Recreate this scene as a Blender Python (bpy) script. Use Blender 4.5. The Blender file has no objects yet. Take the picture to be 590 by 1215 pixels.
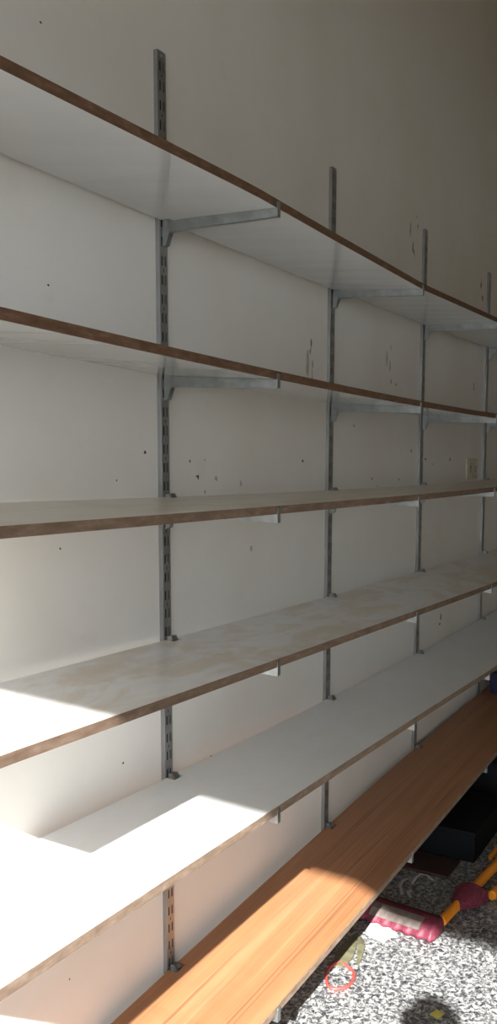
import bpy, bmesh, math, random
import numpy as np
from mathutils import Vector, Matrix, Euler

scene = bpy.context.scene
C = scene.collection
random.seed(7)

# ---------------------------------------------------------------- camera, sky, sun, exposure
cam_data = bpy.data.cameras.new('camera')
cam = bpy.data.objects.new('camera', cam_data)
C.objects.link(cam)
cam.location = (-1.7487, -1.2123, 1.4476)
cam.rotation_mode = 'XYZ'
cam.rotation_euler = (1.5102, -0.0097, -1.0572)
cam_data.sensor_fit = 'VERTICAL'
cam_data.sensor_height = 36.0
cam_data.lens = 1096.93 / 1215.0 * 36.0
cam_data.clip_start = 0.01
scene.camera = cam

world = bpy.data.worlds.new('sky')
scene.world = world
world.use_nodes = True
wn = world.node_tree.nodes
wl = world.node_tree.links
for n in list(wn):
    wn.remove(n)
w_out = wn.new('ShaderNodeOutputWorld')
w_bg = wn.new('ShaderNodeBackground')
w_bg.inputs['Color'].default_value = (0.90, 0.95, 1.0, 1)
w_bg.inputs['Strength'].default_value = 3.0
wl.new(w_bg.outputs[0], w_out.inputs[0])

sun_data = bpy.data.lights.new('sun', 'SUN')
sun_data.energy = 9.5
sun_data.angle = math.radians(0.6)
sun_data.color = (1.0, 0.985, 0.965)
sun = bpy.data.objects.new('sun', sun_data)
C.objects.link(sun)
SUN_DIR = Vector((1.55, 0.535, -1.0)).normalized()
sun.location = (-6, -2, 5)
sun.rotation_euler = SUN_DIR.to_track_quat('-Z', 'Y').to_euler()

scene.view_settings.view_transform = 'Standard'
scene.view_settings.look = 'None'
scene.view_settings.gamma = 1.0
scene.view_settings.use_curve_mapping = False
scene.view_settings.exposure = 1.14

# ---------------------------------------------------------------- material helpers
def mat(name, col=(0.8, 0.8, 0.8), rough=0.5, metal=0.0, spec=0.5):
    m = bpy.data.materials.new(name)
    m.use_nodes = True
    b = m.node_tree.nodes['Principled BSDF']
    b.inputs['Base Color'].default_value = (*col, 1)
    b.inputs['Roughness'].default_value = rough
    b.inputs['Metallic'].default_value = metal
    b.inputs['Specular IOR Level'].default_value = spec
    return m

def nodes(m):
    return m.node_tree.nodes, m.node_tree.links, m.node_tree.nodes['Principled BSDF']

def tex_coord(m, scale=(1, 1, 1), rot=(0, 0, 0)):
    n, l, b = nodes(m)
    tc = n.new('ShaderNodeTexCoord')
    mp = n.new('ShaderNodeMapping')
    mp.inputs['Scale'].default_value = scale
    mp.inputs['Rotation'].default_value = rot
    l.new(tc.outputs['Object'], mp.inputs['Vector'])
    return mp.outputs['Vector']

def noise(m, vec, scale, detail=4.0, rough=0.55, dist=0.0):
    n, l, b = nodes(m)
    t = n.new('ShaderNodeTexNoise')
    t.inputs['Scale'].default_value = scale
    t.inputs['Detail'].default_value = detail
    t.inputs['Roughness'].default_value = rough
    t.inputs['Distortion'].default_value = dist
    l.new(vec, t.inputs['Vector'])
    return t.outputs['Fac']

def ramp(m, fac, stops, interp='LINEAR'):
    n, l, b = nodes(m)
    r = n.new('ShaderNodeValToRGB')
    r.color_ramp.interpolation = interp
    e = r.color_ramp.elements
    while len(e) < len(stops):
        e.new(0.5)
    for el, (p, c) in zip(e, stops):
        el.position = p
        el.color = (*c, 1) if len(c) == 3 else c
    l.new(fac, r.inputs['Fac'])
    return r.outputs['Color']

def mix(m, fac, a, b_, mode='MIX'):
    n, l, b = nodes(m)
    x = n.new('ShaderNodeMix')
    x.data_type = 'RGBA'
    x.blend_type = mode
    for key, v in ((0, fac), (6, a), (7, b_)):
        if isinstance(v, (int, float)):
            x.inputs[key].default_value = v
        elif isinstance(v, tuple):
            x.inputs[key].default_value = (*v, 1)
        else:
            l.new(v, x.inputs[key])
    return x.outputs[2]

def set_col(m, sock):
    n, l, b = nodes(m)
    l.new(sock, b.inputs['Base Color'])

def bump(m, fac, strength=0.2, distance=0.002):
    n, l, b = nodes(m)
    bp = n.new('ShaderNodeBump')
    bp.inputs['Strength'].default_value = strength
    bp.inputs['Distance'].default_value = distance
    l.new(fac, bp.inputs['Height'])
    l.new(bp.outputs['Normal'], b.inputs['Normal'])

# ---- wall paint: off-white, slightly dirty
M_wall = mat('wall_paint', (0.74, 0.70, 0.65), 0.42, spec=0.35)
v = tex_coord(M_wall)
f1 = noise(M_wall, v, 1.6, 5, 0.6)
f2 = noise(M_wall, v, 9.0, 6, 0.65)
c = mix(M_wall, ramp(M_wall, f1, [(0.42, (0, 0, 0)), (0.75, (1, 1, 1))]), (0.73, 0.712, 0.68), (0.67, 0.63, 0.565))
c = mix(M_wall, ramp(M_wall, f2, [(0.60, (0, 0, 0)), (0.80, (0.35, 0.35, 0.35))]), c, (0.58, 0.53, 0.46))
set_col(M_wall, c)
bump(M_wall, noise(M_wall, v, 70, 3), 0.12, 0.0015)

M_scuff = mat('bare_plaster_chip', (0.05, 0.04, 0.035), 0.9)
M_smudge = mat('brown_scuff', (0.20, 0.165, 0.13), 0.9)
M_filler = mat('grey_filler', (0.42, 0.39, 0.35), 0.9)
M_ceiling = mat('ceiling_paint', (0.62, 0.59, 0.54), 0.8)
v = tex_coord(M_ceiling)
set_col(M_ceiling, ramp(M_ceiling, noise(M_ceiling, v, 2.0), [(0.3, (0.40, 0.32, 0.18)), (0.8, (0.34, 0.27, 0.15))]))
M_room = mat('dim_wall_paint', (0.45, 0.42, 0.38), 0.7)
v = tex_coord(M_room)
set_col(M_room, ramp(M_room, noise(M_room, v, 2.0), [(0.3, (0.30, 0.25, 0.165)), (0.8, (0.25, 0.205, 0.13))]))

# ---- granite / terrazzo floor
M_floor = mat('speckled_granite', (0.4, 0.4, 0.38), 0.35, spec=0.5)
v = tex_coord(M_floor)
n1 = noise(M_floor, v, 74, 5, 0.7, 0.8)
n2 = noise(M_floor, v, 190, 3, 0.65, 0.3)
n3 = noise(M_floor, v, 4, 3, 0.5)
c = ramp(M_floor, n1, [(0.38, (0.018, 0.020, 0.024)), (0.46, (0.075, 0.08, 0.086)), (0.52, (0.22, 0.22, 0.215)), (0.61, (0.52, 0.51, 0.48))])
c = mix(M_floor, ramp(M_floor, n2, [(0.56, (0, 0, 0)), (0.64, (0.8, 0.8, 0.8))]), c, (0.06, 0.06, 0.06))
c = mix(M_floor, ramp(M_floor, n2, [(0.33, (0.8, 0.8, 0.8)), (0.40, (0, 0, 0))]), c, (0.46, 0.455, 0.43))
set_col(M_floor, c)

# ---- white laminate, glossy, dusty stains
def laminate(name, stain, seed, gloss=0.16, base=(0.73, 0.725, 0.715)):
    m = mat(name, (0.72, 0.71, 0.69), gloss, spec=0.5)
    v = tex_coord(m, (0.8, 1.6, 1.0))
    n, l, b = nodes(m)
    f = noise(m, v, 4.5 + seed * 0.3, 7, 0.62, 0.6)
    fac = ramp(m, f, [(0.49, (0, 0, 0)), (0.56, (stain * 0.6,) * 3), (0.72, (stain,) * 3)])
    c = mix(m, fac, base, (0.58, 0.48, 0.345))
    f2 = noise(m, v, 22, 5, 0.7)
    c = mix(m, ramp(m, f2, [(0.45, (0, 0, 0)), (0.85, (stain * 0.5,) * 3)]), c, (0.54, 0.44, 0.31))
    set_col(m, c)
    # dust makes the stained places duller
    r = n.new('ShaderNodeMapRange')
    r.inputs['To Min'].default_value = gloss
    r.inputs['To Max'].default_value = gloss + 0.2
    l.new(f, r.inputs['Value'])
    b.inputs['Roughness'].default_value = gloss + 0.08
    return m
M_lam = [laminate('white_laminate_first', 0.10, 0), laminate('white_laminate_second', 0.10, 1),
         laminate('white_laminate_dusty', 0.85, 2, 0.22, (0.68, 0.63, 0.54)), laminate('white_laminate_stained', 0.85, 3, 0.20),
         laminate('white_laminate_lowest', 0.12, 4, 0.20)]
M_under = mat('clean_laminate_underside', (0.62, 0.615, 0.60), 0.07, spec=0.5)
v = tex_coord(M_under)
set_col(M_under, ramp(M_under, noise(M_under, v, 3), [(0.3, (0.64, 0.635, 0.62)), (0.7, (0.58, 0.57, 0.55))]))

# ---- brown chipboard edge
M_edge = mat('raw_chipboard_edge', (0.23, 0.12, 0.06), 0.75)
v = tex_coord(M_edge, (0.3, 1, 1))
c = ramp(M_edge, noise(M_edge, v, 110, 4, 0.6), [(0.30, (0.075, 0.036, 0.018)), (0.55, (0.115, 0.060, 0.032)), (0.75, (0.17, 0.10, 0.06))])
set_col(M_edge, c)
M_edge_mid = mat('brown_chipboard_edge', (0.18, 0.12, 0.08), 0.75)
v = tex_coord(M_edge_mid, (0.3, 1, 1))
set_col(M_edge_mid, ramp(M_edge_mid, noise(M_edge_mid, v, 90, 4, 0.6), [(0.30, (0.12, 0.075, 0.048)), (0.55, (0.175, 0.115, 0.078)), (0.78, (0.25, 0.18, 0.13))]))
M_edge_pale = mat('worn_chipboard_edge', (0.33, 0.22, 0.14), 0.75)
v = tex_coord(M_edge_pale, (0.3, 1, 1))
c = ramp(M_edge_pale, noise(M_edge_pale, v, 80, 5, 0.65), [(0.30, (0.15, 0.095, 0.062)), (0.55, (0.235, 0.165, 0.115)), (0.78, (0.36, 0.28, 0.21))])
set_col(M_edge_pale, c)

# ---- brown wood board: grain along x, a few lamella lines
M_wood = mat('brown_wood', (0.45, 0.22, 0.1), 0.38, spec=0.4)
n_, l_, b_ = nodes(M_wood)
v = tex_coord(M_wood, (0.22, 6.0, 1.0))
g = noise(M_wood, v, 3.0, 5, 0.6, 0.8)
v2 = tex_coord(M_wood, (0.25, 40.0, 1.0))
g2 = noise(M_wood, v2, 3.0, 3, 0.6, 0.2)
v3 = tex_coord(M_wood, (1.3, 4.0, 1.0))
g3 = noise(M_wood, v3, 2.0, 3, 0.5)
v4 = tex_coord(M_wood, (0.09, 30.0, 1.0))
g4 = noise(M_wood, v4, 1.6, 1, 0.4)
c = ramp(M_wood, g, [(0.30, (0.26, 0.115, 0.050)), (0.52, (0.34, 0.160, 0.072)), (0.72, (0.40, 0.215, 0.108))])
c = mix(M_wood, ramp(M_wood, g2, [(0.56, (0, 0, 0)), (0.75, (0.30, 0.30, 0.30))]), c, (0.24, 0.105, 0.048))
c = mix(M_wood, ramp(M_wood, g3, [(0.48, (0, 0, 0)), (0.78, (0.45, 0.45, 0.45))]), c, (0.37, 0.155, 0.085))
c = mix(M_wood, ramp(M_wood, g4, [(0.484, (0, 0, 0)), (0.496, (0.8, 0.8, 0.8)), (0.504, (0.8, 0.8, 0.8)), (0.516, (0, 0, 0))]), c, (0.20, 0.085, 0.04))
set_col(M_wood, c)

M_steel = mat('galvanised_steel', (0.52, 0.53, 0.53), 0.28, metal=0.6)
v = tex_coord(M_steel, (1, 1, 0.3))
c = ramp(M_steel, noise(M_steel, v, 35, 4, 0.6), [(0.3, (0.24, 0.244, 0.24)), (0.7, (0.33, 0.335, 0.33))])
set_col(M_steel, c)
M_bracket = mat('zinc_bracket', (0.60, 0.63, 0.64), 0.42, metal=0.85)
v = tex_coord(M_bracket)
c = ramp(M_bracket, noise(M_bracket, v, 40, 4, 0.6), [(0.3, (0.27, 0.285, 0.28)), (0.7, (0.37, 0.385, 0.375))])
set_col(M_bracket, c)

M_plastic = mat('ivory_plastic', (0.62, 0.56, 0.44), 0.5)
v = tex_coord(M_plastic)
set_col(M_plastic, ramp(M_plastic, noise(M_plastic, v, 25), [(0.35, (0.64, 0.58, 0.46)), (0.7, (0.50, 0.44, 0.33))]))
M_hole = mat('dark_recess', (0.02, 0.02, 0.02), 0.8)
M_maroon = mat('maroon_plastic', (0.2, 0.03, 0.05), 0.5, spec=0.3)
v = tex_coord(M_maroon)
set_col(M_maroon, ramp(M_maroon, noise(M_maroon, v, 90, 4, 0.7), [(0.35, (0.10, 0.016, 0.028)), (0.6, (0.15, 0.028, 0.046)), (0.74, (0.27, 0.09, 0.115))]))
M_patch = mat('grey_beige_patch', (0.46, 0.40, 0.36), 0.85, spec=0.2)
v = tex_coord(M_patch)
set_col(M_patch, ramp(M_patch, noise(M_patch, v, 40, 4), [(0.35, (0.115, 0.09, 0.08)), (0.7, (0.165, 0.135, 0.12))]))
M_bristle = mat('dark_bristle', (0.05, 0.03, 0.03), 0.9)
M_orange = mat('orange_handle', (0.72, 0.24, 0.015), 0.4)
v = tex_coord(M_orange, (3, 30, 30))
set_col(M_orange, ramp(M_orange, noise(M_orange, v, 3, 4), [(0.3, (0.78, 0.28, 0.02)), (0.7, (0.62, 0.19, 0.012))]))
M_red = mat('red_rubber', (0.72, 0.13, 0.10), 0.45)
v = tex_coord(M_red)
set_col(M_red, ramp(M_red, noise(M_red, v, 60), [(0.35, (0.50, 0.055, 0.045)), (0.75, (0.40, 0.07, 0.055))]))
M_olive = mat('olive_strap', (0.24, 0.23, 0.13), 0.6)
v = tex_coord(M_olive, (20, 4, 4))
set_col(M_olive, ramp(M_olive, noise(M_olive, v, 4, 4), [(0.3, (0.085, 0.08, 0.042)), (0.7, (0.16, 0.15, 0.09))]))
M_paper = mat('white_paper', (0.85, 0.85, 0.83), 0.9)
v = tex_coord(M_paper)
set_col(M_paper, ramp(M_paper, noise(M_paper, v, 30), [(0.3, (0.80, 0.80, 0.78)), (0.7, (0.88, 0.88, 0.86))]))
M_yellow = mat('yellow_paper', (0.62, 0.52, 0.10), 0.8)
v = tex_coord(M_yellow)
set_col(M_yellow, ramp(M_yellow, noise(M_yellow, v, 30), [(0.3, (0.66, 0.56, 0.12)), (0.7, (0.52, 0.44, 0.10))]))
M_strip = mat('pale_plastic_scrap', (0.55, 0.55, 0.53), 0.4)
v = tex_coord(M_strip)
set_col(M_strip, ramp(M_strip, noise(M_strip, v, 30), [(0.3, (0.60, 0.60, 0.58)), (0.7, (0.42, 0.42, 0.41))]))
M_black = mat('black_plastic', (0.012, 0.013, 0.015), 0.7, spec=0.12)
v = tex_coord(M_black)
set_col(M_black, ramp(M_black, noise(M_black, v, 12), [(0.3, (0.003, 0.0034, 0.004)), (0.7, (0.006, 0.007, 0.008))]))
M_brownboard = mat('dark_brown_board', (0.06, 0.025, 0.018), 0.6)
v = tex_coord(M_brownboard, (3, 30, 3))
set_col(M_brownboard, ramp(M_brownboard, noise(M_brownboard, v, 4), [(0.3, (0.045, 0.020, 0.015)), (0.7, (0.025, 0.012, 0.009))]))
M_blue = mat('navy_plastic', (0.03, 0.04, 0.14), 0.6, spec=0.3)
v = tex_coord(M_blue)
set_col(M_blue, ramp(M_blue, noise(M_blue, v, 10), [(0.3, (0.020, 0.024, 0.060)), (0.7, (0.012, 0.015, 0.040))]))
M_pave = mat('dark_asphalt', (0.42, 0.40, 0.37), 0.9)
v = tex_coord(M_pave)
set_col(M_pave, ramp(M_pave, noise(M_pave, v, 3, 6), [(0.3, (0.13, 0.112, 0.08)), (0.7, (0.09, 0.078, 0.057))]))
M_skin = mat('skin', (0.42, 0.25, 0.17), 0.55)
v = tex_coord(M_skin)
set_col(M_skin, ramp(M_skin, noise(M_skin, v, 20), [(0.3, (0.44, 0.26, 0.18)), (0.7, (0.38, 0.22, 0.15))]))
M_shirt = mat('grey_cotton', (0.16, 0.17, 0.19), 0.85)
v = tex_coord(M_shirt)
set_col(M_shirt, ramp(M_shirt, noise(M_shirt, v, 60), [(0.3, (0.17, 0.18, 0.20)), (0.7, (0.13, 0.14, 0.16))]))
M_jeans = mat('dark_denim', (0.05, 0.06, 0.10), 0.9)
v = tex_coord(M_jeans)
set_col(M_jeans, ramp(M_jeans, noise(M_jeans, v, 90), [(0.3, (0.055, 0.065, 0.11)), (0.7, (0.035, 0.04, 0.075))]))
M_hair = mat('dark_hair', (0.02, 0.015, 0.012), 0.6)
M_screen = mat('phone_glass', (0.02, 0.02, 0.025), 0.1)

# ---------------------------------------------------------------- mesh helpers
def box(bm, x0, x1, y0, y1, z0, z1, mi=0):
    vs = [bm.verts.new((x, y, z)) for x in (x0, x1) for y in (y0, y1) for z in (z0, z1)]
    for q in ((0, 1, 3, 2), (4, 6, 7, 5), (0, 4, 5, 1), (2, 3, 7, 6), (0, 2, 6, 4), (1, 5, 7, 3)):
        f = bm.faces.new([vs[i] for i in q])
        f.material_index = mi
    return vs

def bevel(bm, w, seg=2):
    bmesh.ops.bevel(bm, geom=list(bm.edges), offset=w, segments=seg, affect='EDGES', profile=0.5)

def loft(bm, rings, caps=True, closed=False, mi=0):
    """rings: list of equally long closed vertex loops"""
    R = [[bm.verts.new(p) for p in r] for r in rings]
    n = len(R[0])
    rng = range(len(R)) if closed else range(len(R) - 1)
    for i in rng:
        a, b2 = R[i], R[(i + 1) % len(R)]
        for j in range(n):
            f = bm.faces.new((a[j], a[(j + 1) % n], b2[(j + 1) % n], b2[j]))
            f.material_index = mi
    if caps and not closed:
        bm.faces.new(R[0][::-1]).material_index = mi
        bm.faces.new(R[-1]).material_index = mi
    return R

def tube(bm, pts, radii, seg=16, caps=True):
    pts = [Vector(p) for p in pts]
    if isinstance(radii, (int, float)):
        radii = [radii] * len(pts)
    rings = []
    for i, p in enumerate(pts):
        d = (pts[min(i + 1, len(pts) - 1)] - pts[max(i - 1, 0)]).normalized()
        a = Vector((0, 0, 1)) if abs(d.z) < 0.9 else Vector((0, 1, 0))
        u = d.cross(a).normalized()
        w = u.cross(d).normalized()
        rings.append([p + (u * math.cos(t) + w * math.sin(t)) * radii[i]
                      for t in [2 * math.pi * k / seg for k in range(seg)]])
    loft(bm, rings, caps)

def obj(name, bm, mats, parent=None, base=None, smooth=False):
    """link a bmesh (authored in world metres) as one object; its origin goes to `base`"""
    bmesh.ops.recalc_face_normals(bm, faces=list(bm.faces))
    if parent is not None:
        base = Vector(parent['_base'])
    elif base is None:
        xs = [v.co for v in bm.verts]
        base = Vector(((min(v.x for v in xs) + max(v.x for v in xs)) / 2,
                       (min(v.y for v in xs) + max(v.y for v in xs)) / 2, min(v.z for v in xs)))
    base = Vector(base)
    bmesh.ops.translate(bm, verts=list(bm.verts), vec=-base)
    me = bpy.data.meshes.new(name)
    bm.to_mesh(me)
    bm.free()
    for m in (mats if isinstance(mats, (list, tuple)) else [mats]):
        me.materials.append(m)
    if smooth:
        for p in me.polygons:
            p.use_smooth = True
    o = bpy.data.objects.new(name, me)
    C.objects.link(o)
    o['_base'] = list(base)
    if parent is not None:
        o.parent = parent
    else:
        o.location = base
    return o

def empty(name, base):
    o = bpy.data.objects.new(name, None)
    o.empty_display_size = 0.05
    C.objects.link(o)
    o.location = base
    o['_base'] = list(base)
    return o

def tag(o, label, cat, group=None):
    o['label'] = label
    o['category'] = cat
    if group:
        o['group'] = group
    return o

def struct(name, bm, mats):
    o = obj(name, bm, mats, base=(0, 0, 0))
    o['kind'] = 'structure'
    return o

# ---------------------------------------------------------------- the room
XL, XR, YF, HC = -2.6, 3.9, -3.4, 3.85

bm = bmesh.new()
box(bm, XL - 0.1, XR + 0.1, 0.0, 0.12, 0.0, HC)
# paint chips, scuffs and filled holes that are part of the wall's surface
def chip(x, z, w, h, mi=1, n=9, rag=0.45):
    rng = random.Random(int(x * 1000) * 31 + int(z * 1000))
    vs = []
    for k in range(n):
        a = 2 * math.pi * k / n
        r = 1 - rag * rng.random()
        vs.append(bm.verts.new((x + math.cos(a) * w * r, -0.0008, z + math.sin(a) * h * r)))
    f = bm.faces.new(vs)
    f.material_index = mi
dots = [(-0.069, 1.453, .007, .005), (0.113, 1.434, .004, .005), (0.151, 1.395, .004, .008), (0.146, 1.397, .009, .0025),
        (0.727, 1.434, .007, .006), (-0.402, 2.247, .004, .003), (-0.352, 1.262, .003, .003), (-0.147, 0.773, .004, .003),
        (-0.172, 1.393, .003, .003), (-0.384, 1.769, .004, .003), (0.219, 0.685, .004, .003), (0.558, 0.887, .004, .004),
        (-0.327, 0.373, .003, .003), (1.112, 1.551, .008, .005), (1.853, 1.441, .014, .006), (1.68, 1.473, .009, .008),
        (2.632, 2.20, .014, .02), (2.10, 0.765, .012, .02), (2.085, 0.735, .016, .008), (0.80, 1.30, .005, .005),
        (1.28, 1.372, .008, .006), (1.33, 1.345, .005, .004), (0.40, 0.93, .005, .003), (1.55, 1.365, .008, .006),
        (2.18, 1.44, .010, .010), (1.95, 1.42, .006, .006)]
for i, d in enumerate(dots):
    chip(*d, mi=1 if i < 13 else 3)
for d in [(0.775, 1.785, .007, .026), (0.771, 1.765, .004, .020), (0.787, 1.722, .005, .020), (0.784, 1.690, .004, .022),
          (0.765, 1.76, .003, .010),
          (1.653, 2.244, .010, .028), (1.668, 2.225, .006, .020), (1.705, 2.335, .008, .018), (1.69, 2.365, .007, .010),
          (1.433, 1.775, .006, .030), (1.447, 1.722, .006, .012), (1.50, 1.715, .010, .008), (1.44, 1.84, .004, .02),
          (2.60, 2.26, .016, .030), (2.52, 1.78, .010, .03)]:
    chip(*d, mi=3, n=11, rag=0.75)
for d in [(0.235, 1.39, .010, .012), (0.182, 1.358, .006, .006), (0.18, 1.437, .006, .004), (1.62, 2.30, .012, .04), (1.40, 1.80, .01, .04),
          (0.75, 1.72, .012, .05), (0.36, 1.376, .006, .012), (0.42, 1.20, .01, .01)]:
    chip(*d, mi=2, n=11, rag=0.6)
struct('wall_back', bm, [M_wall, M_scuff, M_filler, M_smudge])

bm = bmesh.new()
box(bm, XL - 0.1, XR + 0.1, YF - 0.1, 0.12, -0.1, 0.0)
struct('floor', bm, M_floor)
bm = bmesh.new()
box(bm, XL - 0.1, XR + 0.1, YF - 0.1, 0.12, HC, HC + 0.1)
struct('ceiling', bm, M_ceiling)
bm = bmesh.new()
box(bm, XR, XR + 0.1, YF, 0.0, 0.0, HC)
struct('wall_right', bm, M_room)
bm = bmesh.new()
box(bm, XL - 0.1, XR + 0.1, YF - 0.1, YF, 0.0, HC)
struct('wall_front', bm, M_room)
# shop front: open to the street, its lintel hangs lower towards the far side
bm = bmesh.new()
DZ = 0.065
def left_prism(poly):
    loft(bm, [[(XL - 0.1, y, z) for y, z in poly], [(XL, y, z) for y, z in poly]])
left_prism([(0.0, 0.0), (0.0, HC), (-0.45, HC), (-0.45, 0.0)])
left_prism([(YF, 0.0), (-3.1, 0.0), (-3.1, HC), (YF, HC)])
edge = [(-0.45, 2.348), (-1.38, 2.322), (-1.50, 2.272), (-3.1, 2.240)]
for (y0, z0), (y1, z1) in zip(edge[:-1], edge[1:]):
    left_prism([(y0, z0 + DZ), (y1, z1 + DZ), (y1, HC), (y0, HC)])
struct('wall_left', bm, M_room)
bm = bmesh.new()
box(bm, -9.0, XL - 0.1, -8.0, 6.0, -0.12, -0.02)
o = struct('floor_outside', bm, M_pave)

# ---------------------------------------------------------------- shelving
DEPTH, TH = 0.30, 0.0175
X0S, X1 = [-0.93, -0.93, -0.93, -0.905, -0.968, -0.95], 3.72
ZO = 0.1     # the floor lies 0.1 below the survey datum
FRONT = [[(-0.814, 2.075), (-0.444, 2.079), (-0.125, 2.084), (0.0, 2.080), (0.255, 2.073), (0.92, 2.060), (1.752, 2.073)],
         [(-0.817, 1.741), (-0.442, 1.741), (-0.02, 1.73), (0.4, 1.716), (0.904, 1.715), (1.763, 1.718)],
         [(-0.82, 1.447), (-0.422, 1.448), (-0.009, 1.442), (0.308, 1.437), (0.899, 1.439), (1.791, 1.438)],
         [(-0.823, 1.128), (-0.424, 1.122), (-0.001, 1.113), (0.271, 1.101), (0.898, 1.085), (1.766, 1.069)],
         [(-0.826, 0.798), (-0.422, 0.789), (0.027, 0.782), (0.333, 0.772), (0.926, 0.757), (1.799, 0.730)],
         [(0.035, 0.326), (0.459, 0.325), (0.92, 0.348), (1.355, 0.358), (1.898, 0.372)]]
BACK = [[(-0.511, 2.067), (-0.011, 2.072), (0.913, 2.063), (1.82, 2.058), (2.812, 2.078)],
        [(-0.514, 1.734), (-0.005, 1.731), (0.907, 1.712), (1.792, 1.707), (2.753, 1.726)],
        [(-0.517, 1.458), (0.007, 1.455), (0.904, 1.444), (1.768, 1.437), (2.703, 1.444), (2.972, 1.446)],
        [(-0.52, 1.133), (0.009, 1.128), (0.91, 1.104), (1.759, 1.1), (2.691, 1.093), (3.009, 1.088)],
        [(-0.456, 0.808), (0.022, 0.805), (0.921, 0.779), (1.76, 0.768), (2.689, 0.776), (3.041, 0.768)],
        [(-0.227, 0.324), (0.04, 0.331), (0.936, 0.362), (1.782, 0.395), (2.664, 0.402)]]
UX = [0.0, 0.9074, 1.7729, 2.7075]
UT = [-0.0261, -0.0057, 0.0029, 0.0111]
UTOP = 2.4333
def upright_x(u, z):            # z above the floor
    return UX[u] + UT[u] * (z + ZO - 1.4)

def profile(k):
    fx, fz = zip(*FRONT[k]); bx, bz = zip(*BACK[k])
    if k < 2:                   # those were read on the underside
        bz = [z + TH for z in bz]
    fp = np.polyfit(fx, fz, 2)
    bp_ = np.polyfit(bx, bz, 2)
    xm = 1.75
    def back(x):
        xx = min(max(x, -0.55), 2.9)
        return float(np.polyval(bp_, xx)) - ZO
    if k == 0:                  # this board kinks at the third bracket
        kx, kz = (-0.85, -0.125, 0.255, 0.92, 1.752), (2.0755, 2.0825, 2.073, 2.060, 2.0735)
        fval = lambda x: float(np.interp(x, kx, kz))
    else:
        fval = lambda x: float(np.polyval(fp, x))
    droop = float(np.polyval(bp_, xm)) - fval(xm)
    def front(x):
        if x > xm:
            return back(x) - droop
        return fval(max(x, -0.85 if k < 5 else -0.1)) - ZO
    return front, back
PROF = [profile(k) for k in range(6)]
YB, YN = -0.018, -0.040          # back of a board, and where it is notched around an upright

def board(k, name, m_top, m_edge, label):
    front, back = PROF[k]
    X0 = X0S[k]
    xs = list(np.linspace(X0, X1, 40))
    zu = front(0)
    ups = [upright_x(u, PROF[k][1](UX[u])) for u in range(4)]
    rows = []
    for x in xs:
        if all(abs(x - c) > 0.03 for c in ups):
            rows.append((x, YB))
    for c in ups:
        rows += [(c - 0.0195, YB), (c - 0.019, YN), (c + 0.019, YN), (c + 0.0195, YB)]
    rows.sort()
    bm = bmesh.new()
    eb = bmesh.new()
    rings, er = [], []
    ye = -DEPTH + 0.0012
    for x, yb in rows:
        zf, zb = front(x), back(x)
        def z_at(y):
            t = (y - YB) / (-DEPTH - YB)
            return zb + (zf - zb) * t
        rings.append([(x, yb, z_at(yb)), (x, yb, z_at(yb) - TH), (x, ye, z_at(ye) - TH), (x, ye, z_at(ye))])
        er.append([(x, ye, z_at(ye)), (x, ye, z_at(ye) - TH), (x, -DEPTH, zf - TH), (x, -DEPTH, zf)])
    loft(bm, rings)
    loft(eb, er)
    base = ((X0 + X1) / 2, -DEPTH / 2, min(PROF[k][0](x) for x, _ in rows) - TH)
    bm.normal_update()
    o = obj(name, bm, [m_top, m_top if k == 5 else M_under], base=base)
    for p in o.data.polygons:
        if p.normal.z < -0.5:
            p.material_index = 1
    tag(o, label, 'shelf', 'long wall shelves')
    e = obj('front_edge', eb, m_edge, o)
    e['label'] = 'raw brown chipboard front edge'
    return o

SHELF = ['topmost white shelf', 'second white shelf from the top', 'third white shelf from the top',
         'fourth white shelf from the top', 'lowest white shelf', 'brown wooden bottom board']
board(0, 'shelf_board', M_lam[0], M_edge, 'topmost long white shelf, seen from below with a thin brown front edge')
board(1, 'shelf_board', M_lam[1], M_edge, 'second long white shelf from the top, its underside just visible')
board(2, 'shelf_board', M_lam[2], M_edge_mid, 'third long white shelf from the top, at eye level with a dusty yellowed top')
board(3, 'shelf_board', M_lam[3], M_edge_mid, 'fourth white shelf from the top, stained top with a sunlit near corner')
board(4, 'shelf_board', M_lam[4], M_edge_pale, 'lowest white shelf, largely in bright sun, just above the brown wooden board')
board(5, 'shelf_board', M_wood, M_edge_pale, 'brown wooden bottom shelf board with long grain, half in sun, above the granite floor')

UPN = ['nearest upright at the left', 'second upright from the left', 'third upright from the left', 'farthest upright at right']
UPL = ['nearest slotted steel wall upright, the leftmost of the four', 'second slotted steel upright from the left, marks on the wall at its left',
       'third slotted steel upright from the left, beside scuff marks near its top', 'farthest slotted steel upright, rightmost, just beyond the ivory socket plate']

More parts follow.
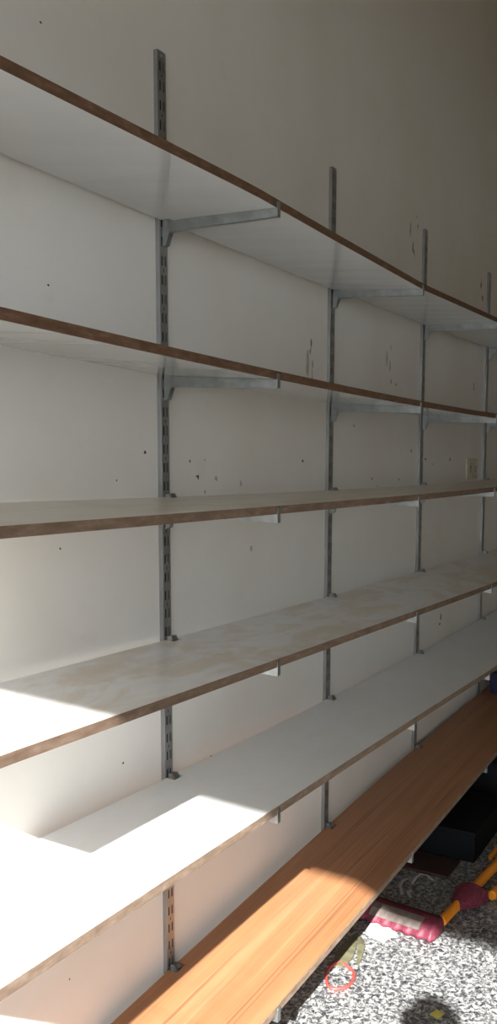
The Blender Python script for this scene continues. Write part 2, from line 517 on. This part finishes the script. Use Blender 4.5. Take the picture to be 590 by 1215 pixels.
def upright(u):
    bm = bmesh.new()
    z0, z1 = 0.06, UTOP - ZO
    w, d, t = 0.0155, 0.0115, 0.0014
    yf = -d
    cols = [-w, -0.0090, -0.0040, -0.0018, 0.0018, 0.0040, 0.0090, w]
    pitch = 0.042
    zs = [z1]
    rows = []
    z = z1 - 0.022
    i = 0
    while z - pitch > z0:
        rows.append((z, 'plain'))
        zs += [z, z - 0.021, z - 0.028, z - 0.034]
        rows[-1] = z
        z -= pitch
        i += 1
    zs = sorted(set([z0] + zs))
    slot = set()
    for j in range(len(zs) - 1):
        zm = (zs[j] + zs[j + 1]) / 2
        for q, zr in enumerate(rows):
            if zr - 0.021 < zm < zr:
                slot.add((j, 1)); slot.add((j, 5))
            if q % 2 == 0 and zr - 0.034 < zm < zr - 0.028:
                slot.add((j, 3))
    grid = {}
    def gv(a, b_, yy):
        key = (a, b_, yy)
        if key not in grid:
            grid[key] = bm.verts.new((upright_x(u, zs[b_]) + cols[a], yy, zs[b_]))
        return grid[key]
    for j in range(len(zs) - 1):
        for a in range(len(cols) - 1):
            if (j, a) in slot:
                # slot walls so the hole reads as punched steel
                q = [gv(a, j, yf), gv(a + 1, j, yf), gv(a + 1, j + 1, yf), gv(a, j + 1, yf)]
                p = [gv(a, j, yf + t * 0.25), gv(a + 1, j, yf + t * 0.25), gv(a + 1, j + 1, yf + t * 0.25), gv(a, j + 1, yf + t * 0.25)]
                for s in range(4):
                    try:
                        bm.faces.new((q[s], q[(s + 1) % 4], p[(s + 1) % 4], p[s]))
                    except ValueError:
                        pass
                continue
            bm.faces.new((gv(a, j, yf), gv(a + 1, j, yf), gv(a + 1, j + 1, yf), gv(a, j + 1, yf)))
    bmesh.ops.recalc_face_normals(bm, faces=list(bm.faces))
    for sx in (-1, 1):
        xa, xb = sx * (w + 0.0002), sx * (w - t)
        lo, hi = upright_x(u, z0), upright_x(u, z1)
        R = [[(lo + xa, yf + 0.0012, z0), (lo + xa - sx * 0.0013, yf - 0.0001, z0), (lo + xb, yf + 0.0003, z0), (lo + xb, -0.0005, z0), (lo + xa, -0.0005, z0)],
             [(hi + xa, yf + 0.0012, z1), (hi + xa - sx * 0.0013, yf - 0.0001, z1), (hi + xb, yf + 0.0003, z1), (hi + xb, -0.0005, z1), (hi + xa, -0.0005, z1)]]
        loft(bm, R)
    # added dark plate inside the channel, its colour standing in for shade behind the slots
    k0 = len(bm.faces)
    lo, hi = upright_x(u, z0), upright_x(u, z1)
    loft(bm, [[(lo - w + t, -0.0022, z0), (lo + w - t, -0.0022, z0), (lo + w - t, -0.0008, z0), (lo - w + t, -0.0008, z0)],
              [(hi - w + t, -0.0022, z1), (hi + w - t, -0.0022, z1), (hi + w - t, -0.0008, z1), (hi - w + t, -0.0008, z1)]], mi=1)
    o = obj('shelf_upright', bm, [M_steel, M_hole], base=(upright_x(u, z0), -0.007, z0))
    tag(o, UPL[u], 'shelf upright', 'slotted shelf uprights')
    # screws
    for zz in (z1 - 0.010, (z0 + z1) / 2 + 0.003):
        sb = bmesh.new()
        x = upright_x(u, zz)
        tube(sb, [(x, yf - 0.0001, zz), (x, yf - 0.0016, zz)], [0.0032, 0.0022], 12)
        obj('screw', sb, M_bracket, o)
    return o
for u in range(4):
    upright(u)

def bracket(k, u):
    front, back = PROF[k]
    x = upright_x(u, back(UX[u]))
    yr, yt = -0.0150, -DEPTH - 0.0012
    def under(y):
        t = (y - YB) / (-DEPTH - YB)
        return back(x) + (front(x) - back(x)) * t - TH - 0.0004
    hw = 0.0065
    # arm: tapering channel under the board
    bm = bmesh.new()
    rings = []
    for y, h in ((-0.017, 0.025), (-0.06, 0.0225), (-0.18, 0.0205), (yt, 0.0185)):
        zt = under(y)
        rings.append([(x - hw, y, zt), (x + hw, y, zt), (x + hw, y, zt - h), (x - hw, y, zt - h)])
    loft(bm, rings)
    base = (x, yr, under(yr) - 0.05)
    o = obj('shelf_bracket', bm, M_bracket, base=base)
    tag(o, 'bracket under %s, on %s' % (SHELF[k], UPN[u]), 'shelf bracket', 'shelf brackets')
    # rear plate that hooks into the upright and shows as a clip above the board
    bm = bmesh.new()
    zb = under(yr)
    for sx in (-1, 1):
        xa = x + sx * 0.0080
        xb = x + sx * 0.0066
        loft(bm, [[(xa, yr, zb - 0.055), (xa, yr, zb + TH + 0.007), (xa, -0.030, zb + TH + 0.009), (xa, -0.036, zb + TH), (xa, -0.036, zb - 0.020), (xa, -0.024, zb - 0.052)],
                  [(xb, yr, zb - 0.055), (xb, yr, zb + TH + 0.007), (xb, -0.030, zb + TH + 0.009), (xb, -0.036, zb + TH), (xb, -0.036, zb - 0.020), (xb, -0.024, zb - 0.052)]])
    loft(bm, [[(x - 0.0080, -0.0355, zb + TH), (x - 0.0080, -0.030, zb + TH + 0.0095), (x - 0.0080, -0.028, zb + TH + 0.0085), (x - 0.0080, -0.0335, zb + TH - 0.001)],
              [(x + 0.0080, -0.0355, zb + TH), (x + 0.0080, -0.030, zb + TH + 0.0095), (x + 0.0080, -0.028, zb + TH + 0.0085), (x + 0.0080, -0.0335, zb + TH - 0.001)]])
    obj('hook_plate', bm, M_bracket, o)
    # front lip that holds the board's edge
    bm = bmesh.new()
    zt = under(-DEPTH)
    prof = [(-hw, -0.018), (hw, -0.018), (hw, 0.010)] + [(hw * math.cos(a), 0.010 + 0.004 * math.sin(a)) for a in (0.6, 1.2, 1.57, 1.94, 2.54)] + [(-hw, 0.010)]
    loft(bm, [[(x + px, yt, zt + pz) for px, pz in prof], [(x + px, yt - 0.002, zt + pz) for px, pz in prof]])
    obj('front_lip', bm, M_bracket, o)
for k in range(6):
    for u in range(4):
        if k == 5 and u == 3:
            continue            # wholly hidden in the photograph
        bracket(k, u)

# ---------------------------------------------------------------- socket plate on the wall
bm = bmesh.new()
sx0, sx1, sz0, sz1 = 2.415, 2.585, 1.352, 1.445
box(bm, sx0, sx1, -0.009, -0.0002, sz0, sz1)
bevel(bm, 0.003, 2)
o = obj('socket_plate', bm, M_plastic, base=(2.5, 0, sz0))
tag(o, 'ivory electrical socket plate on the wall between the two farthest uprights', 'socket')
for cx in (2.46, 2.54):
    bm = bmesh.new()
    box(bm, cx - 0.024, cx + 0.024, -0.0122, -0.0092, 1.372, 1.425)
    bevel(bm, 0.001, 1)
    ins = obj('socket_insert', bm, M_plastic, o)
    bm = bmesh.new()
    for dx, dz in ((-0.009, 0.008), (0.009, 0.008), (0, -0.009)):
        box(bm, cx + dx - 0.0025, cx + dx + 0.0025, -0.0128, -0.0123, 1.398 + dz - 0.006, 1.398 + dz + 0.006)
    obj('socket_hole', bm, M_hole, ins)

# ---------------------------------------------------------------- the broom lying on the floor
def frame_axis(p, q):
    p, q = Vector(p), Vector(q)
    d = (q - p).normalized()
    s = Vector((0, 0, 1)).cross(d).normalized()
    return p, d, s, (q - p).length
BASE = Vector((0.90, -0.27, 0.0))
broom = empty('broom', BASE)
tag(broom, 'maroon plastic broom head with an orange handle lying on the granite floor', 'broom')
p0, dd, ss, LL = frame_axis((0.935, -0.125, 0.0), (0.905, -0.395, 0.0))
# ss points to +x side or -x side; make it the far (+x) side
if ss.x < 0:
    ss = -ss
bm = bmesh.new()
N = 44
rings = []
for i in range(N + 1):
    t = i / N
    s = t * LL
    end = min(1.0, min(t, 1 - t) / 0.05)
    er = math.sqrt(max(0.0, 1 - (1 - end) ** 2)) * 0.28 + 0.72
    wav = 0.005 * math.sin(s / LL * 2 * math.pi * 7)
    pr = [(-0.052 + wav, 0.004), (-0.050 + wav * 0.8, 0.014), (-0.042, 0.030), (-0.018, 0.046), (0.010, 0.052), (0.034, 0.048), (0.044, 0.034), (0.046, 0.004)]
    rings.append([p0 + dd * s + ss * (a * er) + Vector((0, 0, 0.004 + (b - 0.004) * er)) for a, b in pr])
loft(bm, rings)
obj('broom_head', bm, M_maroon, broom, smooth=True)
bm = bmesh.new()
rows = []
for i in range(25):
    s = 0.055 + (0.225 - 0.055) * i / 24
    wig = 0.002 * math.sin(i * 1.7)
    lo, hi = 0.10 + 0.10 * (i / 24), 1.0
    a0, b0, a1, b1 = -0.0475, 0.0275, -0.006, 0.0512
    rows.append([p0 + dd * s + ss * (a0 + wig) + Vector((0, 0, b0)), p0 + dd * s + ss * ((a0 + a1) / 2 - 0.0030) + Vector((0, 0, (b0 + b1) / 2 + 0.0052)),
                 p0 + dd * s + ss * (a1) + Vector((0, 0, b1)),
                 p0 + dd * s + ss * (a1 + 0.001) + Vector((0, 0, b1 - 0.003)), p0 + dd * s + ss * ((a0 + a1) / 2) + Vector((0, 0, (b0 + b1) / 2 - 0.002)),
                 p0 + dd * s + ss * (a0 + 0.003) + Vector((0, 0, b0 - 0.003))])
loft(bm, rows)
o = obj('patch', bm, M_patch, broom)
o['label'] = 'grey beige worn patch on the top of the head'
bm = bmesh.new()
rings = []
for i in range(N + 1):
    s = (0.03 + 0.94 * i / N) * LL
    wav = 0.005 * math.sin(s / LL * 2 * math.pi * 7)
    rings.append([p0 + dd * s + ss * a + Vector((0, 0, z)) for a, z in ((-0.050 + wav, 0.0005), (-0.047 + wav, 0.006), (0.040, 0.006), (0.042, 0.0005))])
loft(bm, rings)
obj('bristles', bm, M_bristle, broom)
h0, h1 = Vector((0.945, -0.388, 0.030)), Vector((1.435, -0.432, 0.030))
hd = (h1 - h0).normalized()
bm = bmesh.new()
tube(bm, [h0, h0 + hd * 1.18, h0 + hd * 1.2], [0.0155, 0.0155, 0.010], 20)
obj('handle', bm, M_orange, broom, smooth=False)
# flared maroon collar round the handle
bm = bmesh.new()
def col_pt(s, a, r, sq=1.0):
    u = Vector((-hd.y, hd.x, 0))
    return h0 + hd * s + u * (r * math.cos(a)) + Vector((0, 0, max(-0.028, r * sq * math.sin(a))))
rings = []
for s, r in ((0.110, 0.0165), (0.125, 0.024), (0.175, 0.044), (0.215, 0.054), (0.232, 0.055), (0.234, 0.049)):
    rings.append([col_pt(s, 2 * math.pi * k / 20, r, 0.62) + Vector((0, -0.25 * (r - 0.0165), 0)) for k in range(20)])
loft(bm, rings)
obj('collar', bm, M_maroon, broom)

bm = bmesh.new()
q0, q1 = Vector((1.215, -0.470, 0.0165)), Vector((1.335, -0.493, 0.0165))
qd = (q1 - q0).normalized()
tube(bm, [q0, q0 + qd * 0.004, q0 + qd * 0.9], [0.012, 0.0155, 0.0155], 20)
o = obj('orange_pole', bm, M_orange, base=(1.6, -0.54, 0))
tag(o, 'loose orange pole lying on the floor in front of the broom handle', 'pole')

bm = bmesh.new()
q0 = Vector((1.515, -0.388, 0.0095)); qd = Vector((0.99, 0.01, 0.0)).normalized()
tube(bm, [q0, q0 + qd * 0.006, q0 + qd * 0.5], [0.006, 0.009, 0.009], 16)
o = obj('orange_pole', bm, M_orange, base=(1.7, -0.39, 0))
tag(o, 'orange pole end poking out behind the broom handle at the right edge', 'pole')

# ---------------------------------------------------------------- red ring with olive strap
tool = empty('strap_ring', (0.55, -0.225, 0.0))
tag(tool, 'red ring joined to a flat olive leaf-shaped strap on the sunny floor', 'strap')
bm = bmesh.new()
cx, cy, ax, ay = 0.552, -0.222, 0.062, 0.034
ang = math.atan2(0.045, 0.14)
pts = []
NP = 40
R1 = []
for i in range(NP):
    a = 2 * math.pi * i / NP
    wob = 1 + 0.05 * math.sin(3 * a) + 0.03 * math.sin(5 * a + 1)
    lx, ly = 0.066 * math.cos(a) * wob, 0.038 * math.sin(a) * wob
    c0 = Vector((cx + lx * math.cos(ang) - ly * math.sin(ang), cy + lx * math.sin(ang) + ly * math.cos(ang), 0.0052))
    n0 = Vector((math.cos(a + ang), math.sin(a + ang), 0))
    R1.append([c0 + n0 * (0.0045 * math.cos(b)) + Vector((0, 0, 0.0047 * math.sin(b))) for b in [2 * math.pi * k / 10 for k in range(10)]])
loft(bm, R1, closed=True)
obj('ring', bm, M_red, tool, smooth=True)
def leaf(pts_mid, widths, z0, th, bend):
    b = bmesh.new()
    rings = []
    for i, (p, w) in enumerate(zip(pts_mid, widths)):
        p = Vector((*p, 0))
        a = Vector((*pts_mid[max(i - 1, 0)], 0)); c_ = Vector((*pts_mid[min(i + 1, len(pts_mid) - 1)], 0))
        d = (c_ - a).normalized(); n = Vector((-d.y, d.x, 0))
        zc = z0 + bend * math.sin(math.pi * i / (len(pts_mid) - 1))
        rings.append([p + n * w + Vector((0, 0, zc)), p + Vector((0, 0, zc + 0.004)), p - n * w + Vector((0, 0, zc)),
                      p - n * w + Vector((0, 0, zc - th)), p + Vector((0, 0, zc + 0.004 - th)), p + n * w + Vector((0, 0, zc - th))])
    loft(b, rings)
    return b
def line(p, q, n):
    return [(p[0] + (q[0] - p[0]) * i / (n - 1), p[1] + (q[1] - p[1]) * i / (n - 1)) for i in range(n)]
ww = [0.006, 0.011, 0.015, 0.018, 0.019, 0.018, 0.014, 0.009, 0.003]
obj('strap', leaf([(0.595, -0.198), (0.62, -0.196), (0.645, -0.194), (0.67, -0.191), (0.695, -0.187), (0.72, -0.183), (0.745, -0.178), (0.765, -0.174), (0.782, -0.170)],
                  [0.010, 0.020, 0.024, 0.024, 0.022, 0.019, 0.014, 0.009, 0.003], 0.004, 0.002, 0.006), M_olive, tool)
obj('strap_edge', leaf([(0.778, -0.176), (0.765, -0.192), (0.745, -0.206), (0.72, -0.217), (0.69, -0.227), (0.66, -0.236), (0.628, -0.243)],
                  [0.003, 0.007, 0.0095, 0.0105, 0.0095, 0.007, 0.003], 0.004, 0.002, 0.010), M_olive, tool)

# ---------------------------------------------------------------- scraps on the floor
def scrap(name, pts, z, th, m, label, cat, crinkle=0.0):
    bm = bmesh.new()
    rng = random.Random(len(pts) * 13 + int(pts[0][0] * 1000))
    c0 = (sum(p[0] for p in pts) / len(pts), sum(p[1] for p in pts) / len(pts))
    top, bot = [], []
    for p in pts:
        dz = rng.random() * crinkle
        top.append(bm.verts.new((p[0], p[1], z + th + dz)))
        bot.append(bm.verts.new((p[0], p[1], z + dz)))
    ct = bm.verts.new((c0[0], c0[1], z + th + crinkle)); cb = bm.verts.new((c0[0], c0[1], z + crinkle))
    n = len(pts)
    for i in range(n):
        j = (i + 1) % n
        bm.faces.new((top[i], top[j], ct)); bm.faces.new((bot[j], bot[i], cb)); bm.faces.new((top[i], bot[i], bot[j], top[j]))
    o = obj(name, bm, m)
    tag(o, label, cat)
    return o
scrap('paper_scrap', [(0.80, -0.200), (0.83, -0.190), (0.87, -0.186), (0.885, -0.215), (0.88, -0.255), (0.845, -0.285), (0.815, -0.268), (0.785, -0.262), (0.79, -0.23)],
      0.0005, 0.0006, M_paper, 'torn white paper scrap on the floor just in front of the maroon broom head', 'paper', 0.004)
scrap('paper_scrap', [(0.510, -0.494), (0.541, -0.505), (0.530, -0.529), (0.498, -0.519)],
      0.0005, 0.0006, M_yellow, 'small yellow paper scrap on the floor inside the dark shadow', 'paper', 0.004)
def sliver(pts, w, label):
    bm = bmesh.new()
    rings = []
    for i, p in enumerate(pts):
        p = Vector(p)
        d = (Vector(pts[min(i + 1, len(pts) - 1)]) - Vector(pts[max(i - 1, 0)])).normalized()
        n = Vector((-d.y, d.x, 0)).normalized()
        rings.append([p + n * w, p - n * w, p - n * w + Vector((0, 0, 0.0012)), p + n * w + Vector((0, 0, 0.0012))])
    loft(bm, rings)
    o = obj('plastic_strip', bm, M_strip)
    tag(o, label, 'plastic strip', 'pale scraps behind the broom')
sliver([(1.20, -0.205, .001), (1.235, -0.205, .006), (1.262, -0.213, .011), (1.268, -0.235, .009), (1.258, -0.258, .002)], 0.0045, 'hooked pale plastic strip farthest from the broom head in the shade')
sliver([(1.105, -0.205, .001), (1.15, -0.180, .006), (1.19, -0.175, .008), (1.225, -0.182, .003)], 0.005, 'long pale plastic strip between the shelf edge and the broom head')
sliver([(1.10, -0.235, .001), (1.125, -0.215, .005), (1.15, -0.222, .002)], 0.0045, 'short pale plastic strip lying closest behind the broom head')

# ---------------------------------------------------------------- dark things under the bottom board
def crate(x0, x1, y0, y1, z0, z1, label):
    bm = bmesh.new()
    box(bm, x0, x1, y0, y1, z0, z1 - 0.014)
    bevel(bm, 0.006, 2)
    o = obj('storage_box', bm, M_black)
    tag(o, label, 'box')
    bm = bmesh.new()
    box(bm, x0 - 0.006, x1 + 0.006, y0 - 0.006, y1 + 0.006, z1 - 0.0138, z1)
    bevel(bm, 0.003, 2)
    obj('lid', bm, M_black, o)
crate(1.46, 1.86, -0.345, -0.03, 0.0, 0.115, 'low black lidded box on the floor under the bottom board')
crate(2.00, 2.50, -0.42, -0.04, 0.0, 0.20, 'taller black box farther back under the bottom board')
bm = bmesh.new()
box(bm, 1.29, 1.44, -0.30, -0.03, 0.0005, 0.012)
bevel(bm, 0.002, 1)
o = obj('wood_offcut', bm, M_brownboard)
tag(o, 'thin dark reddish brown board flat on the floor before the low black box', 'board')

# navy tub on the far end of the bottom board
zt = PROF[5][1](2.4)
bm = bmesh.new()
def rrect(cx, cy, hx, hy, z, r=0.02, n=5):
    out = []
    for qx, qy, a0 in ((1, 1, 0), (-1, 1, 90), (-1, -1, 180), (1, -1, 270)):
        for k in range(n):
            a = math.radians(a0 + 90 * k / (n - 1))
            out.append((cx + qx * (hx - r) + r * math.cos(a), cy + qy * (hy - r) + r * math.sin(a), z))
    return out
TX, TY = 2.87, -0.168
ztub = max(PROF[5][1](x) for x in (2.7, 2.85, 2.95, 3.05)) + 0.001
loft(bm, [rrect(TX, TY, 0.17, 0.105, ztub), rrect(TX, TY, 0.185, 0.115, ztub + 0.085)])
o = obj('plastic_tub', bm, M_blue)
tag(o, 'navy blue plastic tub on the far end of the brown bottom board', 'tub')
bm = bmesh.new()
loft(bm, [rrect(TX, TY, 0.193, 0.122, ztub + 0.0855), rrect(TX, TY, 0.195, 0.124, ztub + 0.093), rrect(TX, TY, 0.190, 0.119, ztub + 0.104)])
obj('lid', bm, M_blue, o)

# ---------------------------------------------------------------- the person taking the photograph (behind the lens; only the shadow of the head shows)
def skin_figure(name, chains, root, base):
    verts, edges, radii = [], [], []
    idx = {}
    for ch in chains:
        prev = None
        for key, co, r in ch:
            if key not in idx:
                idx[key] = len(verts)
                verts.append(co); radii.append(r)
            if prev is not None:
                edges.append((prev, idx[key]))
            prev = idx[key]
    b = bmesh.new()
    lay = b.verts.layers.skin.verify()
    bv = []
    for i, (co, r) in enumerate(zip(verts, radii)):
        q = b.verts.new(Vector(co) - Vector(base))
        q[lay].radius = r if isinstance(r, tuple) else (r, r)
        q[lay].use_root = (i == idx[root])
        bv.append(q)
    for i, j in edges:
        b.edges.new((bv[i], bv[j]))
    me = bpy.data.meshes.new(name)
    b.to_mesh(me)
    b.free()
    o = bpy.data.objects.new(name, me)
    C.objects.link(o)
    o.location = base
    s = o.modifiers.new('Skin', 'SKIN'); s.use_smooth_shade = True
    sd = o.modifiers.new('Subdivision', 'SUBSURF'); sd.levels = 1; sd.render_levels = 1
    o['_base'] = list(base)
    return o

fw = Vector((0.87, 0.49, 0)).normalized()         # where the person faces
rt = Vector((0.49, -0.87, 0)).normalized()        # the person's right
HX = Vector((-2.17, -1.425, 0.0))
def P(f, r, z):
    q = HX + fw * f + rt * r
    return (q.x, q.y, z)
phone_c = Vector(cam.location) - fw * 0.014 + rt * 0.018 + Vector((0, 0, -0.058))
def Q(f, r, z):
    q = phone_c + fw * f + rt * r + Vector((0, 0, z))
    return (q.x, q.y, q.z)
chains = [
    [('pelvis', P(-.03, 0, .95), (.15, .11)), ('waist', P(-.02, 0, 1.10), (.135, .10)), ('chest', P(-.02, 0, 1.30), (.16, .11)), ('neckb', P(-.03, 0, 1.46), (.07, .065)), ('neck', P(-.01, 0, 1.52), .052),
     ('jaw', P(.015, 0, 1.575), (.06, .075)), ('brow', P(.01, 0, 1.665), (.072, .092)), ('crown', P(.0, 0, 1.735), (.058, .07))],
    [('chest', None, 0), ('shR', P(-.03, .18, 1.41), .062), ('elR', P(.07, .23, 1.15), .043), ('wrR', Q(-.10, .075, -.06), .028), ('paR', Q(-.035, .055, -.02), (.036, .018))],
    [('chest', None, 0), ('shL', P(-.03, -.18, 1.41), .062), ('elL', P(-.05, -.25, 1.12), .042), ('wrL', P(.02, -.26, .88), .027), ('paL', P(.03, -.255, .80), (.018, .036))],
    [('pelvis', None, 0), ('hipR', P(-.03, .10, .90), .09), ('knR', P(0, .11, .49), .058), ('anR', P(-.03, .12, .09), .038), ('toR', P(.13, .14, .035), .032)],
    [('pelvis', None, 0), ('hipL', P(-.03, -.10, .90), .09), ('knL', P(0, -.11, .49), .058), ('anL', P(-.03, -.12, .09), .038), ('toL', P(.13, -.14, .035), .032)],
]
for i, (z, ln) in enumerate(((.030, .052), (.008, .058), (-.014, .055), (-.036, .046))):   # fingers across the back of the phone
    chains.append([('paR', None, 0), ('fR%d' % i, Q(-.005, .056, z), .009), ('fR%da' % i, Q(.016, .044, z), .0085), ('fR%db' % i, Q(.019, .044 - ln * .5, z), .0075)])
chains.append([('paR', None, 0), ('tR', Q(-.03, .040, .018), .011), ('tRa', Q(-.017, .015, .035), .009)])
for i, (f, ln) in enumerate(((.030, .070), (.010, .078), (-.010, .072), (-.028, .058))):
    chains.append([('paL', None, 0), ('fL%d' % i, P(.03 + f, -.256, .755), .009), ('fL%da' % i, P(.035 + f, -.250, .755 - ln * .55), .008), ('fL%db' % i, P(.035 + f, -.240, .755 - ln), .007)])
chains.append([('paL', None, 0), ('tL', P(.075, -.245, .79), .011), ('tLa', P(.088, -.240, .75), .009)])
person = skin_figure('person', chains, 'pelvis', (HX.x, HX.y, 0.0))
for m in (M_skin, M_shirt, M_jeans):
    person.data.materials.append(m)
bpy.context.view_layer.update()
dg = bpy.context.evaluated_depsgraph_get()
baked = bpy.data.meshes.new_from_object(person.evaluated_get(dg))
person.modifiers.clear()
person.data = baked
for p in baked.polygons:
    w = p.center
    d_arm = (Vector(person['_base']) + w - Vector(Q(-.10, .075, -.06))).length
    if w.z < 0.96:
        p.material_index = 2
    if 0.96 <= w.z < 1.49:
        p.material_index = 1
    if w.z > 1.49 or d_arm < 0.17 or ((Vector(person['_base']) + w - Vector(P(.03, -.255, .80))).length < 0.15):
        p.material_index = 0
    p.use_smooth = True
tag(person, 'person in a grey shirt standing in the shop front holding up a phone', 'person')
# face and hair
def ball(name, c, r, m, sc=(1, 1, 1)):
    b = bmesh.new()
    bmesh.ops.create_uvsphere(b, u_segments=16, v_segments=10, radius=r)
    rotm = Matrix((( fw.x, rt.x, 0), (fw.y, rt.y, 0), (0, 0, 1)))
    for v_ in b.verts:
        v_.co = rotm @ Vector((v_.co.x * sc[0], v_.co.y * sc[1], v_.co.z * sc[2])) + Vector(c)
    return obj(name, b, m, person, smooth=True)
ball('hair', P(-.025, 0, 1.715), .092, M_hair, (1.02, .82, .78))
for sgn in (-1, 1):
    ball('eye', P(.086, sgn * .031, 1.660), .009, M_hair)
    ball('ear', P(-.005, sgn * .078, 1.655), .03, M_skin, (.6, .35, 1))
ball('nose', P(.088, 0, 1.632), .018, M_skin, (1, .7, 1.4))
ball('mouth', P(.080, 0, 1.592), .020, M_red, (.4, 1, .25))

bm = bmesh.new()
corners = []
for f in (-0.0045, 0.0045):
    corners.append([Q(f, a, b) for a, b in ((-0.036, -0.072), (-0.030, -0.078), (0.030, -0.078), (0.036, -0.072), (0.036, 0.072), (0.030, 0.078), (-0.030, 0.078), (-0.036, 0.072))])
loft(bm, corners)
ph = obj('phone', bm, M_screen)
tag(ph, 'black phone held up by the person in the shop front', 'phone')

for o in bpy.data.objects:
    if '_base' in o:
        del o['_base']
